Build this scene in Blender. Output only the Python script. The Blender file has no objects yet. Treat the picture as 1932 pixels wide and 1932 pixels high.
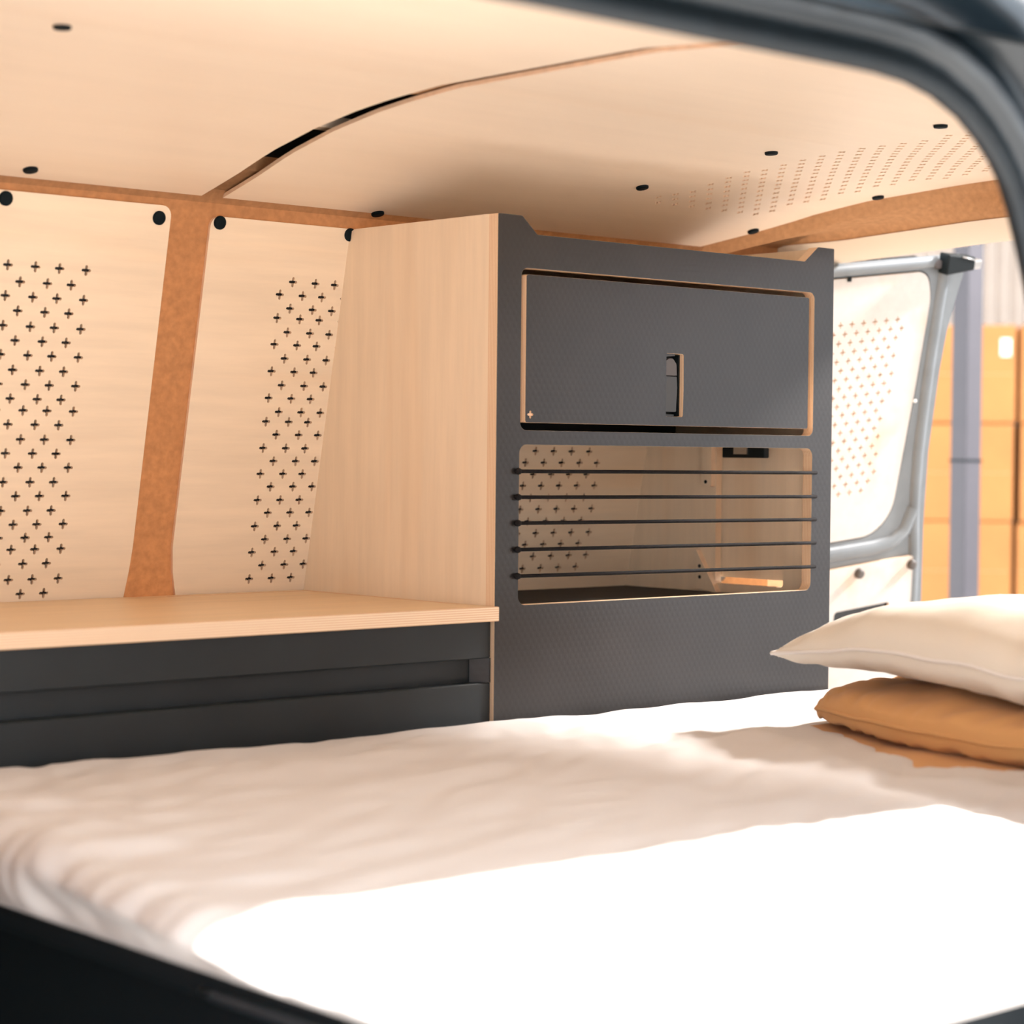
import bpy, bmesh, math, random
from mathutils import Vector, Matrix, noise
from mathutils.geometry import tessellate_polygon

random.seed(7)
S = bpy.context.scene
COL = S.collection
# ------------------------------------------------------------------ camera
cam_d = bpy.data.cameras.new('camera')
cam = bpy.data.objects.new('camera', cam_d); COL.objects.link(cam)
_y, _p, _r = 0.7301697, -0.02662244, -0.00972961
fwd = Vector((math.sin(_y)*math.cos(_p), math.cos(_y)*math.cos(_p), math.sin(_p)))
rgt = Vector((math.cos(_y), -math.sin(_y), 0))
dwn = fwd.cross(rgt)
r2 = math.cos(_r)*rgt + math.sin(_r)*dwn
d2 = -math.sin(_r)*rgt + math.cos(_r)*dwn
cam.matrix_world = Matrix(((r2.x, -d2.x, -fwd.x, 0), (r2.y, -d2.y, -fwd.y, 0), (r2.z, -d2.z, -fwd.z, 1.45), (0, 0, 0, 1)))
cam_d.sensor_width = 36; cam_d.sensor_fit = 'HORIZONTAL'
cam_d.lens = 36*4134.2/1932
cam_d.clip_start = 0.05
cam_d.dof.use_dof = True; cam_d.dof.focus_distance = 3.55; cam_d.dof.aperture_fstop = 3.4
S.camera = cam
# ------------------------------------------------------------------ sky, sun, added rear light, exposure
W = bpy.data.worlds.new('sky'); S.world = W; W.use_nodes = True
bg = W.node_tree.nodes['Background']; bg.inputs[0].default_value = (0.92, 0.98, 1.06, 1); bg.inputs[1].default_value = 1.0
sun_d = bpy.data.lights.new('sun', 'SUN'); sun = bpy.data.objects.new('sun', sun_d); COL.objects.link(sun)
sun_d.energy = 8.5; sun_d.angle = math.radians(1.2); sun_d.color = (1.0, 0.98, 0.96)
sun.rotation_euler = Vector((0.26, 0.34, -0.80)).to_track_quat('-Z', 'Y').to_euler()
S.view_settings.view_transform = 'Standard'; S.view_settings.look = 'None'
S.view_settings.gamma = 1; S.view_settings.use_curve_mapping = False
lamp_d = bpy.data.lights.new('rear_fill_light', 'AREA'); lamp = bpy.data.objects.new('rear_fill_light', lamp_d); COL.objects.link(lamp)  # unseen area light, added to brighten the pillows and rear door
lamp_d.shape = 'DISK'; lamp_d.size = .7; lamp_d.energy = 340; lamp_d.color = (1.0, .98, .97)
lamp.location = (7.3, .9, 4.45); lamp.rotation_euler = Vector((-.8, .2, -.6)).to_track_quat('-Z', 'Y').to_euler()
S.view_settings.exposure = 1.70

# ------------------------------------------------------------------ materials
def lin(c):
    return tuple(((x/12.92) if x <= .04045 else ((x+.055)/1.055)**2.4) for x in [v/255 for v in c])+(1,)
class NT:
    def __init__(s, name):
        s.m = bpy.data.materials.new(name); s.m.use_nodes = True; s.t = s.m.node_tree
        s.b = s.t.nodes['Principled BSDF']
    def n(s, typ, **kw):
        x = s.t.nodes.new(typ)
        for k, v in kw.items():
            if k.startswith('i_'): x.inputs[int(k[2:])].default_value = v
            else: setattr(x, k, v)
        return x
    def l(s, a, b): s.t.links.new(a, b)
    def coords(s, scale=(1, 1, 1), kind='Object'):
        tc = s.n('ShaderNodeTexCoord'); mp = s.n('ShaderNodeMapping'); mp.inputs[3].default_value = scale
        s.l(tc.outputs[kind], mp.inputs[0]); return mp.outputs[0]
    def ramp(s, fac, stops):
        r = s.n('ShaderNodeValToRGB'); e = r.color_ramp.elements
        while len(e) < len(stops): e.new(0.5)
        for i, (p, c) in enumerate(stops): e[i].position = p; e[i].color = c
        s.l(fac, r.inputs[0]); return r.outputs[0]
    def bump(s, h, strength=.2, dist=.002):
        b = s.n('ShaderNodeBump'); b.inputs['Strength'].default_value = strength; b.inputs['Distance'].default_value = dist
        s.l(h, b.inputs['Height']); s.l(b.outputs[0], s.b.inputs['Normal'])
def plain(name, col, rough=.5, metal=0, spec=.5, noise_amt=0, scale=40):
    k = NT(name); c = col if len(col) == 4 else col+(1,)
    k.b.inputs['Base Color'].default_value = c; k.b.inputs['Roughness'].default_value = rough
    k.b.inputs['Metallic'].default_value = metal; k.b.inputs['Specular IOR Level'].default_value = spec
    if noise_amt:
        nz = k.n('ShaderNodeTexNoise'); nz.inputs['Scale'].default_value = scale; nz.inputs['Detail'].default_value = 4
        k.l(k.coords(), nz.inputs['Vector'])
        a = tuple(min(1, x*(1-noise_amt)) for x in c[:3])+(1,); b = tuple(min(1, x*(1+noise_amt)) for x in c[:3])+(1,)
        k.l(k.ramp(nz.outputs[0], [(.3, a), (.7, b)]), k.b.inputs['Base Color'])
    return k.m
def wood(name, base, scale, streak=.10, rough=.45, warm=(.80, .50, .26), wa=.45):
    k = NT(name); v = k.coords(scale)
    n1 = k.n('ShaderNodeTexNoise'); n1.inputs['Scale'].default_value = 3; n1.inputs['Detail'].default_value = 6; n1.inputs['Roughness'].default_value = .6
    k.l(v, n1.inputs['Vector'])
    d = tuple(x*(1-streak) for x in base)+(1,); l = tuple(min(1, x*(1+streak*.6)) for x in base)+(1,)
    c1 = k.ramp(n1.outputs[0], [(.3, d), (.65, l)])
    n2 = k.n('ShaderNodeTexNoise'); n2.inputs['Scale'].default_value = .55; n2.inputs['Detail'].default_value = 3
    k.l(v, n2.inputs['Vector'])
    f = k.ramp(n2.outputs[0], [(.56, (0, 0, 0, 1)), (.74, (wa, wa, wa, 1))])
    mx = k.n('ShaderNodeMix', data_type='RGBA'); k.l(f, mx.inputs[0]); k.l(c1, mx.inputs[6]); mx.inputs[7].default_value = warm+(1,)
    k.l(mx.outputs[2], k.b.inputs['Base Color']); k.b.inputs['Roughness'].default_value = rough
    k.b.inputs['Specular IOR Level'].default_value = .35
    k.bump(n1.outputs[0], .08, .001)
    return k.m
BIRCH = (.87, .70, .52)
M = {}
M['ply_h'] = wood('birch_plywood', BIRCH, (1.2, 14, 14), .07)
M['ply_v'] = wood('birch_plywood_upright', BIRCH, (14, 14, 1.2), .06)
M['ply_ceiling'] = wood('birch_ceiling_plywood', (.89, .745, .59), (1.0, 10, 10), .02, wa=.10)
M['worktop'] = wood('birch_worktop', (.80, .58, .36), (1.0, 16, 16), .08, .4)
def edge_mat(name, axis):
    k = NT(name); sc = [0, 0, 0]; sc[axis] = 1
    v = k.coords(tuple(sc))
    w = k.n('ShaderNodeTexWave'); w.inputs['Scale'].default_value = 90; w.inputs['Distortion'].default_value = .6
    w.bands_direction = 'XYZ'[axis]
    k.l(v, w.inputs['Vector'])
    k.l(k.ramp(w.outputs['Fac'], [(.2, (.72, .44, .26, 1)), (.6, (.86, .66, .46, 1))]), k.b.inputs['Base Color'])
    k.b.inputs['Roughness'].default_value = .55
    return k.m
M['edge_y'] = edge_mat('plywood_edge_depth', 1)
M['edge_z'] = edge_mat('plywood_edge_layers', 2)
M['edge_x'] = edge_mat('plywood_edge_across', 0)
M['edge'] = plain('plywood_edge_plain', (.84, .60, .41), .6, noise_amt=.08, scale=60)
M['felt'] = plain('brown_felt', (.50, .28, .145), .95, spec=.1, noise_amt=.12, scale=90)
M['hem_lit'] = plain('lit_felt_hem', (.80, .70, .58), .95, spec=.1)  # header felt paler, with the light on its lower edge put into the colour
M['black'] = plain('black_plastic', (.004, .008, .010), .55, spec=.25)
M['void'] = plain('dark_glass', (.004, .006, .008), .3)
M['metal'] = plain('steel_fitting', (.55, .54, .53), .35, 1)
M['cap'] = plain('black_screw_cap', (.003, .008, .011), .7, spec=.15)
M['capgrey'] = plain('brown_grey_screw_cap', (.10, .085, .075), .5)
M['latch'] = plain('dark_grey_latch', (.035, .035, .035), .45)
M['latch2'] = plain('grey_latch_button', (.085, .075, .075), .5)
M['cord'] = plain('black_elastic_cord', (.012, .010, .010), .85, spec=.12, noise_amt=.3, scale=300)
def hexfilm(name, base, bump=.5):
    k = NT(name); tc = k.n('ShaderNodeTexCoord'); sp = k.n('ShaderNodeSeparateXYZ'); k.l(tc.outputs['Object'], sp.inputs[0])
    def mth(op, a, b=None):
        x = k.n('ShaderNodeMath', operation=op)
        for i, q in enumerate((a, b)):
            if q is None: continue
            if isinstance(q, (int, float)): x.inputs[i].default_value = q
            else: k.l(q, x.inputs[i])
        return x.outputs[0]
    px, pz = .0120, .0186
    def lat(ox, oz):
        a = mth('SUBTRACT', mth('FRACT', mth('ADD', mth('DIVIDE', sp.outputs[0], px), ox)), .5)
        b = mth('SUBTRACT', mth('FRACT', mth('ADD', mth('DIVIDE', sp.outputs[2], pz), oz)), .5)
        a = mth('MULTIPLY', a, px); b = mth('MULTIPLY', b, pz)
        return mth('SQRT', mth('ADD', mth('MULTIPLY', a, a), mth('MULTIPLY', b, b)))
    dmin = mth('MINIMUM', lat(0, 0), lat(.5, .5))
    mr = k.n('ShaderNodeMapRange', interpolation_type='SMOOTHSTEP'); k.l(dmin, mr.inputs[0])
    mr.inputs[1].default_value = .0018; mr.inputs[2].default_value = .0048; mr.inputs[3].default_value = 1; mr.inputs[4].default_value = 0
    k.bump(mr.outputs[0], bump, .0006)
    nz = k.n('ShaderNodeTexNoise'); nz.inputs['Scale'].default_value = 9; k.l(tc.outputs['Object'], nz.inputs['Vector'])
    k.l(k.ramp(nz.outputs[0], [(.3, tuple(x*.9 for x in base)+(1,)), (.7, tuple(x*1.1 for x in base)+(1,))]), k.b.inputs['Base Color'])
    k.b.inputs['Roughness'].default_value = .36; k.b.inputs['Specular IOR Level'].default_value = .45
    return k.m
M['film'] = hexfilm('grey_film_faced_plywood', (.020, .0175, .017), .12)
M['film2'] = plain('dark_film_fascia', (.006, .010, .012), .5, noise_amt=.15, scale=12)
M['rubber_mat'] = None
def matrubber():
    k = NT('ribbed_rubber'); v = k.coords()
    w = k.n('ShaderNodeTexWave'); w.inputs['Scale'].default_value = 55; w.bands_direction = 'DIAGONAL'; k.l(v, w.inputs['Vector'])
    k.b.inputs['Base Color'].default_value = (.018, .017, .016, 1); k.b.inputs['Roughness'].default_value = .7
    k.bump(w.outputs['Fac'], .8, .003); return k.m
M['rubber_mat'] = matrubber()
def cloth(name, col, wr=.25):
    k = NT(name); v = k.coords()
    n = k.n('ShaderNodeTexNoise'); n.inputs['Scale'].default_value = 30; n.inputs['Detail'].default_value = 5; k.l(v, n.inputs['Vector'])
    k.b.inputs['Base Color'].default_value = col+(1,); k.b.inputs['Roughness'].default_value = .9
    k.b.inputs['Specular IOR Level'].default_value = .15; k.b.inputs['Sheen Weight'].default_value = .1
    k.bump(n.outputs[0], wr, .003); return k.m
M['sheet'] = cloth('white_cotton', (.68, .64, .615))
M['pillow_white'] = cloth('white_pillowcase', (.80, .73, .63))
M['piping'] = cloth('cream_piping', (.86, .81, .76))
M['tan'] = cloth('tan_cotton', (.66, .35, .14))
M['grey_paint'] = plain('blue_grey_door_paint', (.19, .21, .225), .32, noise_amt=.10, scale=14)
M['body'] = plain('dark_blue_grey_body_paint', (.005, .011, .016), .3, noise_amt=.1)
M['seal'] = plain('rubber_door_seal', (.005, .009, .012), .5, spec=.35, noise_amt=.2)
M['body_lip'] = plain('grey_painted_lip', (.026, .034, .042), .35, noise_amt=.2, scale=25)
M['darkbase'] = plain('dark_bed_base', (.004, .008, .011), .6, spec=.25)
M['white_ply'] = wood('pale_birch_plywood', (.63, .595, .56), (14, 14, 1.5), .04)
M['card'] = plain('orange_brown_cardboard', (.44, .185, .055), .8, noise_amt=.07, scale=5)
M['tape'] = plain('packing_tape', (.60, .36, .17), .35)
M['label'] = plain('white_paper', (.85, .85, .83), .7)
M['post'] = plain('blue_grey_post_paint', (.072, .068, .080), .4, noise_amt=.06, scale=6)
M['tin'] = plain('beige_corrugated_metal', (.62, .55, .49), .55, noise_amt=.05, scale=3)
M['concrete'] = plain('concrete', (.42, .40, .38), .8, noise_amt=.15, scale=2)

# ------------------------------------------------------------------ helpers
def link(name, me, mats, parent=None):
    o = bpy.data.objects.new(name, me); COL.objects.link(o)
    for m in (mats if isinstance(mats, (list, tuple)) else [mats]): me.materials.append(m)
    if parent: o.parent = parent
    return o
def fin(name, bm, mats, parent=None, smooth=False):
    me = bpy.data.meshes.new(name); bm.to_mesh(me); bm.free()
    if smooth:
        for p in me.polygons: p.use_smooth = True
    return link(name, me, mats, parent)
def empty(name, loc, label=None, cat=None, group=None, kind=None):
    o = bpy.data.objects.new(name, None); COL.objects.link(o); o.location = loc; o.empty_display_size = .05
    tag(o, label, cat, group, kind); return o
def tag(o, label=None, cat=None, group=None, kind=None):
    if label: o['label'] = label
    if cat: o['category'] = cat
    if group: o['group'] = group
    if kind: o['kind'] = kind
    return o
def keep(o, p):       # parent while keeping the world-space mesh coordinates
    o.parent = p; o.matrix_parent_inverse = Matrix.Translation(-p.location) if p.rotation_euler[:] == (0, 0, 0) else p.matrix_basis.inverted()
    return o
def box(bm, x0, x1, y0, y1, z0, z1, mi=0):
    vs = [bm.verts.new((x, y, z)) for x in (x0, x1) for y in (y0, y1) for z in (z0, z1)]
    for f in ((0, 1, 3, 2), (4, 6, 7, 5), (0, 4, 5, 1), (2, 3, 7, 6), (0, 2, 6, 4), (1, 5, 7, 3)):
        fc = bm.faces.new([vs[i] for i in f]); fc.material_index = mi
    bmesh.ops.recalc_face_normals(bm, faces=bm.faces)
def bevel(bm, w, seg=2):
    bmesh.ops.bevel(bm, geom=list(bm.edges), offset=w, segments=seg, profile=.5, affect='EDGES', clamp_overlap=True)
def boxo(name, dims, mats, parent=None, bev=0, seg=2):
    bm = bmesh.new(); box(bm, *dims)
    if bev: bevel(bm, bev, seg)
    o = fin(name, bm, mats, None)
    if parent: keep(o, parent)
    return o
def rpoly(pts, radii, seg=6):       # polygon with rounded corners
    out = []; n = len(pts)
    if not isinstance(radii, (list, tuple)): radii = [radii]*n
    for i in range(n):
        p = Vector(pts[i]); a = Vector(pts[i-1]); b = Vector(pts[(i+1) % n]); r = radii[i]
        if r <= 0: out.append(tuple(p)); continue
        u = (a-p).normalized(); v = (b-p).normalized(); ang = u.angle(v)
        t = min(r/math.tan(ang/2), .49*(a-p).length, .49*(b-p).length); r_ = t*math.tan(ang/2)
        c = p+(u+v).normalized()*(r_/math.sin(ang/2))
        s = p+u*t-c; e = p+v*t-c
        a0 = math.atan2(s.y, s.x); a1 = math.atan2(e.y, e.x); d = (a1-a0+math.pi) % (2*math.pi)-math.pi
        for k in range(seg+1):
            th = a0+d*k/seg; out.append((c.x+r_*math.cos(th), c.y+r_*math.sin(th)))
    return out
def rrect(u0, v0, u1, v1, r, seg=6): return rpoly([(u0, v0), (u1, v0), (u1, v1), (u0, v1)], r, seg)
def cross(u, v, L=.0083, w=.0021):
    t = L-.0016
    return [(u+a, v+b) for a, b in ((w, w), (t, w), (L, 0), (t, -w), (w, -w), (w, -t), (0, -L), (-w, -t), (-w, -w), (-t, -w), (-L, 0), (-t, w), (-w, w), (-w, t), (0, L), (w, t))]
def slab(outer, holes, thick, mapf, chamfer=0, refine=None):
    """Sheet with cut-outs: front at w=0, back at w=thick. material slots 0 face, 1 edge, 2 back."""
    loops = [outer]+list(holes)
    flat = [p for lp in loops for p in lp]
    tris = tessellate_polygon([[Vector((p[0], p[1], 0)) for p in lp] for lp in loops])
    bm = bmesh.new()
    fv = [bm.verts.new((p[0], p[1], 0)) for p in flat]; bv = [bm.verts.new((p[0], p[1], thick)) for p in flat]
    for t in tris:
        try:
            f = bm.faces.new([fv[i] for i in t]); f.material_index = 0
            f = bm.faces.new([bv[i] for i in reversed(t)]); f.material_index = 2
        except ValueError: pass
    k = 0; rim = []
    for lp in loops:
        n = len(lp)
        for i in range(n):
            a, b = k+i, k+(i+1) % n
            f = bm.faces.new([fv[a], fv[b], bv[b], bv[a]]); f.material_index = 1
            rim.append((fv[a], fv[b]))
        k += n
    bmesh.ops.recalc_face_normals(bm, faces=bm.faces)
    if chamfer:
        es = [bm.edges.get(e) for e in rim]
        bmesh.ops.bevel(bm, geom=[e for e in es if e], offset=chamfer, segments=1, affect='EDGES', material=1, clamp_overlap=True)
    if refine:
        for ax, vals in refine:
            no = Vector((1, 0, 0)) if ax == 0 else Vector((0, 1, 0))
            for val in vals:
                bmesh.ops.bisect_plane(bm, geom=bm.verts[:]+bm.edges[:]+bm.faces[:], plane_co=no*val, plane_no=no, dist=1e-6)
    for v in bm.verts: v.co = Vector(mapf(*v.co))
    bmesh.ops.recalc_face_normals(bm, faces=bm.faces)
    return bm
def tube(bm, pts, r, seg=8, caps=True, mi=0):
    pts = [Vector(p) for p in pts]; rings = []
    for i, p in enumerate(pts):
        t = ((pts[min(i+1, len(pts)-1)]-pts[max(i-1, 0)])).normalized()
        u = t.cross(Vector((0, 0, 1))); u = u if u.length > 1e-3 else t.cross(Vector((1, 0, 0))); u.normalize(); w = t.cross(u)
        rr = r[i] if isinstance(r, (list, tuple)) else r
        rings.append([bm.verts.new(p+(u*math.cos(2*math.pi*k/seg)+w*math.sin(2*math.pi*k/seg))*rr) for k in range(seg)])
    for a, b in zip(rings, rings[1:]):
        for k in range(seg):
            f = bm.faces.new([a[k], a[(k+1) % seg], b[(k+1) % seg], b[k]]); f.smooth = True; f.material_index = mi
    if caps: bm.faces.new(rings[0]); bm.faces.new(list(reversed(rings[-1])))
    bmesh.ops.recalc_face_normals(bm, faces=bm.faces)
def disc_bm(r, h, seg=24):     # domed button, axis +Z, base on z=0
    bm = bmesh.new(); prof = [(r, 0), (r, h*.6), (r*.9, h*.92), (r*.6, h), (0, h*1.02)]
    rings = []
    for rr, z in prof[:-1]: rings.append([bm.verts.new((rr*math.cos(2*math.pi*k/seg), rr*math.sin(2*math.pi*k/seg), z)) for k in range(seg)])
    top = bm.verts.new((0, 0, prof[-1][1]))
    for a, b in zip(rings, rings[1:]):
        for k in range(seg): bm.faces.new([a[k], a[(k+1) % seg], b[(k+1) % seg], b[k]]).smooth = True
    for k in range(seg): bm.faces.new([rings[-1][k], rings[-1][(k+1) % seg], top]).smooth = True
    bm.faces.new(list(reversed(rings[0])))
    return bm
def mesh_of(bm, name, mat):
    me = bpy.data.meshes.new(name); bm.to_mesh(me); bm.free(); me.materials.append(mat); return me
CAP = mesh_of(disc_bm(.0108, .0045), 'screw_cap', M['cap'])
def put_cap(parent, p, nrm, me=CAP, name='screw_cap', s=1):
    o = bpy.data.objects.new(name, me); COL.objects.link(o)
    m = Matrix.Translation(Vector(p)) @ Vector(nrm).to_track_quat('Z', 'Y').to_matrix().to_4x4() @ Matrix.Scale(s, 4)
    o.parent = parent; o.matrix_basis = m
    return o
def interp(x, xs, ys):
    if x <= xs[0]: return ys[0]
    for i in range(1, len(xs)):
        if x <= xs[i]: return ys[i-1]+(ys[i]-ys[i-1])*(x-xs[i-1])/(xs[i]-xs[i-1])
    return ys[-1]
def sstep(a, b, x):
    t = min(1, max(0, (x-a)/(b-a))); return t*t*(3-2*t)

# ------------------------------------------------------------------ unseen roof added to shade the rear half of the van
def early_roof():
    bm = bmesh.new()
    for x0, x1, z in ((1.35, 30, 6.0),):
        vs = [bm.verts.new(p) for p in ((x0, -18, z), (x1, -18, z), (x1, 24, z), (x0, 24, z), (x0, -18, z+.2), (x1, -18, z+.2), (x1, 24, z+.2), (x0, 24, z+.2))]
        for f in ((0, 1, 2, 3), (7, 6, 5, 4), (0, 4, 5, 1), (1, 5, 6, 2), (2, 6, 7, 3), (3, 7, 4, 0)): bm.faces.new([vs[i] for i in f])
    bmesh.ops.recalc_face_normals(bm, faces=bm.faces)
    me = bpy.data.meshes.new('added_shade_roof'); bm.to_mesh(me); bm.free(); me.materials.append(M['tin'])
    o = bpy.data.objects.new('added_shade_roof', me); COL.objects.link(o); o['kind'] = 'structure'; o['label'] = 'unseen metal roof added to shade the rear of the van'
early_roof()
# ------------------------------------------------------------------ van shell
FLOOR = .50
WA, WB = (2.969, 1.2186), (2.848, 1.8126)          # far wall lean: (y, z)
_wt = Vector((0, WB[0]-WA[0], WB[1]-WA[1])).normalized()
_wn = Vector((0, -_wt.z, _wt.y))                      # points into the van
def wall_y(z): return WA[0]+(WB[0]-WA[0])*(z-WA[1])/(WB[1]-WA[1])
def onwall(x, z, w):                                  # w: distance behind the panel face
    return (x, wall_y(z)-_wn.y*w, z-_wn.z*w)
RY = [1.20, 1.26, 1.345, 1.43, 1.53, 1.63, 1.73, 1.80, 1.90, 2.28, 2.385, 2.455, 2.555, 2.66, 2.75, 2.842, 2.93]
RZ = [1.80, 1.815, 1.842, 1.866, 1.893, 1.916, 1.931, 1.938, 1.945, 1.945, 1.938, 1.931, 1.916, 1.893, 1.866, 1.842, 1.818]
def roof_z(y): return interp(y, RY, RZ)
# rear edge of the ceiling in plan, mirrored about the middle of the van
EY = [2.30, 2.318, 2.457, 2.538, 2.608, 2.685, 2.755, 2.844, 2.95]; EX = [3.229, 3.227, 3.197, 3.158, 3.128, 3.100, 3.061, 3.012, 2.95]
def rear_x(y):
    yy = y if y > 2.09 else 4.18-y
    return interp(yy, EY, EX)
XF = 0.25                                             # forward end of the modelled van
# wall_back : felt lined far wall
bm = bmesh.new()
prof = [(2.99, FLOOR), (2.985, 1.0)]+[(onwall(0, z, .007)[1], onwall(0, z, .007)[2]) for z in (1.21, 1.4, 1.6, 1.8126, 1.832)]
prof += [(2.835, 1.853), (2.80, 1.862), (2.755, 1.876), (2.752, 1.93)]
bx = [XF+i*(3.30-XF)/8 for i in range(9)]
g = [[bm.verts.new((x, y, z)) for (y, z) in prof] for x in bx]
for i in range(len(bx)-1):
    for j in range(len(prof)-1): bm.faces.new([g[i][j], g[i+1][j], g[i+1][j+1], g[i][j+1]])
bmesh.ops.solidify(bm, geom=bm.faces[:], thickness=.0005)
bmesh.ops.recalc_face_normals(bm, faces=bm.faces)
wall_back = tag(fin('wall_back', bm, M['felt']), 'brown felt lining of the far van wall behind the plywood panels', kind='structure')
# window panels with rows of plus-shaped holes
rows_r = [1.722, 1.701, 1.680, 1.664, 1.642, 1.622, 1.600, 1.579, 1.557, 1.536, 1.514, 1.498, 1.477, 1.455, 1.434, 1.413, 1.392, 1.370, 1.349, 1.327, 1.305, 1.284, 1.262, 1.240]
ev_r = [2.089, 2.134, 2.173]; od_r = [2.066, 2.111, 2.150]
x = 2.195
for k in range(19):
    (od_r if k % 2 == 0 else ev_r).append(x+.0225*k)
od_r += [2.672+.0446*i for i in range(4)]; ev_r += [2.650+.0448*i for i in range(5)]
holes_r = []
for i, z in enumerate(rows_r):
    for xx in (ev_r if i % 2 == 0 else od_r):
        dr = .021*(1.722-z) if xx < 2.63 else .045*(1.434-z)
        holes_r.append(cross(xx+dr, z))
outer_r = rpoly([(1.937, 1.216), (1.926, 1.255), (1.9205, 1.295), (1.9195, 1.8135), (2.990, 1.8135), (2.990, 1.195), (1.94, 1.195)], [0, .02, .05, .016, .03, 0, 0])
rows_l = [1.717, 1.694, 1.673, 1.652, 1.630, 1.609, 1.588, 1.566, 1.545, 1.524, 1.507, 1.486, 1.464, 1.443, 1.422, 1.400, 1.379, 1.357, 1.336, 1.316, 1.298, 1.276, 1.252, 1.230]
ev_l = [1.710, 1.665, 1.625]; od_l = [1.687, 1.647, 1.602]
x = 1.580
for k in range(24): (ev_l if k % 2 == 0 else od_l).append(x-.0225*k)
holes_l = [cross(xx+.021*(1.717-z), z) for i, z in enumerate(rows_l) for xx in (ev_l if i % 2 == 0 else od_l)]
outer_l = rpoly([(1.839, 1.195), (1.8395, 1.216), (1.8445, 1.262), (1.8465, 1.30), (1.8465, 1.822), (.86, 1.822), (.86, 1.195)], [0, 0, .04, .05, .016, .03, 0])
for nm, out, hol, caps, x0, x1, lab in (
        ('plywood_panel', outer_l, holes_l, [(1.825, 1.803), (1.565, 1.8105), (.885, 1.803)], 1.03, 1.78, 'plywood panel with plus holes left of the felt pillar'),
        ('plywood_panel', outer_r, holes_r, [(1.9355, 1.8043), (2.190, 1.8042)], 2.0, 2.93, 'plywood panel with plus holes right of the felt pillar')):
    bm = slab(out, hol, .0055, lambda u, v, w: onwall(u, v, w))
    pn = fin(nm, bm, [M['ply_h'], M['edge'], M['edge']], wall_back); pn['label'] = lab
    for cx, cz in caps: put_cap(pn, onwall(cx, cz, 0), _wn)
    bm = slab([(x0, 1.222), (x1, 1.222), (x1, 1.745), (x0, 1.745)], [], .0006, lambda u, v, w: onwall(u, v, .0060+w))
    o = fin('window_pane', bm, M['void'], pn); o['label'] = 'black window glass seen through the plus holes'
# ceiling: dark roof skin, plywood panels hang below it
bm = bmesh.new(); ys = [1.2+.0433*i for i in range(40)]; xs = [XF, 1.0, 1.9, 2.6, 3.0, 3.26]
g = [[bm.verts.new((x, y, roof_z(y)+.034)) for y in ys] for x in xs]
for i in range(len(xs)-1):
    for j in range(len(ys)-1): bm.faces.new([g[i][j], g[i+1][j], g[i+1][j+1], g[i][j+1]])
ceiling = tag(fin('ceiling', bm, M['darkbase']), 'dark roof skin seen through the gap between the ceiling panels', kind='structure')
def onroof(x, y, w): return (x, y, roof_z(y)+w)
ycuts = (1, [1.36+.0315*i for i in range(47)])
out_f = [(XF, 1.345), (1.903, 1.345), (1.902, 2.30), (1.900, 2.55), (1.898, 2.70), (1.897, 2.842), (XF, 2.842)]
bm = slab(out_f, [], .006, onroof, refine=[ycuts])
cp = fin('ceiling_panel', bm, [M['ply_ceiling'], M['edge'], M['edge']], ceiling); cp['label'] = 'front plywood ceiling panel'
for x, y in ((1.323, 2.275), (1.583, 2.809), (1.10, 2.809), (1.323, 1.90)):
    sl = (roof_z(y+.01)-roof_z(y-.01))/.02
    put_cap(cp, onroof(x, y, 0), (0, sl, -1))
out_b = [(1.936, 2.842), (1.9345, 2.70), (1.9345, 2.45), (1.9345, 1.345)]
yy = 1.345
ed = [1.345, 1.425, 1.495, 1.57, 1.64, 1.72, 1.86, 1.89, 2.09, 2.30, 2.318, 2.40, 2.457, 2.538, 2.608, 2.685, 2.755, 2.842]
out_b += [(rear_x(y), y) for y in ed]
holes_b = []
sxy = ([1.4, 2.05, 2.38, 2.47, 2.60, 2.66, 2.70], [2.74, 2.745, 2.757, 2.750, 2.725, 2.700, 2.74])
for j in range(60):
    y = 2.6765-.02075*j
    if y < 1.62: break
    for i in range(14):
        x = 2.5615+.0420*i+(.0210 if j % 2 else 0)+.0
        if x < interp(y, *sxy)+.004: continue
        if x > rear_x(y)-.098+.03*sstep(2.45, 2.3, y): continue
        holes_b.append(cross(x, y, .0078, .0020))
bm = slab(out_b, holes_b, .006, onroof, refine=[ycuts])
cp2 = fin('ceiling_panel', bm, [M['ply_ceiling'], M['edge'], M['edge']], ceiling); cp2['label'] = 'rear plywood ceiling panel with plus holes'
bm = slab([(2.68, 1.5), (3.10, 1.5), (3.10, 2.72), (2.68, 2.72)], [], .001, lambda u, v, w: onroof(u, v, .0062+w), refine=[ycuts])
o = fin('backing_sheet', bm, M['felt'], cp2)
for x, y in ((2.239, 2.839), (2.632, 2.619), (2.67, 2.365), (2.656, 2.019), (3.14, 2.524), (3.049, 2.743)):
    sl = (roof_z(y+.01)-roof_z(y-.01))/.02
    put_cap(cp2, onroof(x, y, 0), (0, sl, -1))
bm = bmesh.new(); box(bm, 1.86, 1.99, 2.585, 2.615, 1.925, 1.942); o = fin('roof_batten', bm, M['ply_h'], ceiling)
bm = slab([(1.86, 1.36), (1.97, 1.36), (1.97, 2.36), (1.86, 2.40)], [], .004, lambda u, v, w: onroof(u, v, .009+w), refine=[(1, [1.36+.0315*i for i in range(40)])])
fin('roof_bow', bm, M['felt'], ceiling)
bm = bmesh.new(); box(bm, XF, XF+.03, 1.30, 2.98, FLOOR, 1.95)  # unseen partition, put in to keep light from the front off the mattress end
tag(fin('cab_light_block', bm, M['felt']), 'unseen felt partition added to cut light from the cab', kind='structure')
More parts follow.
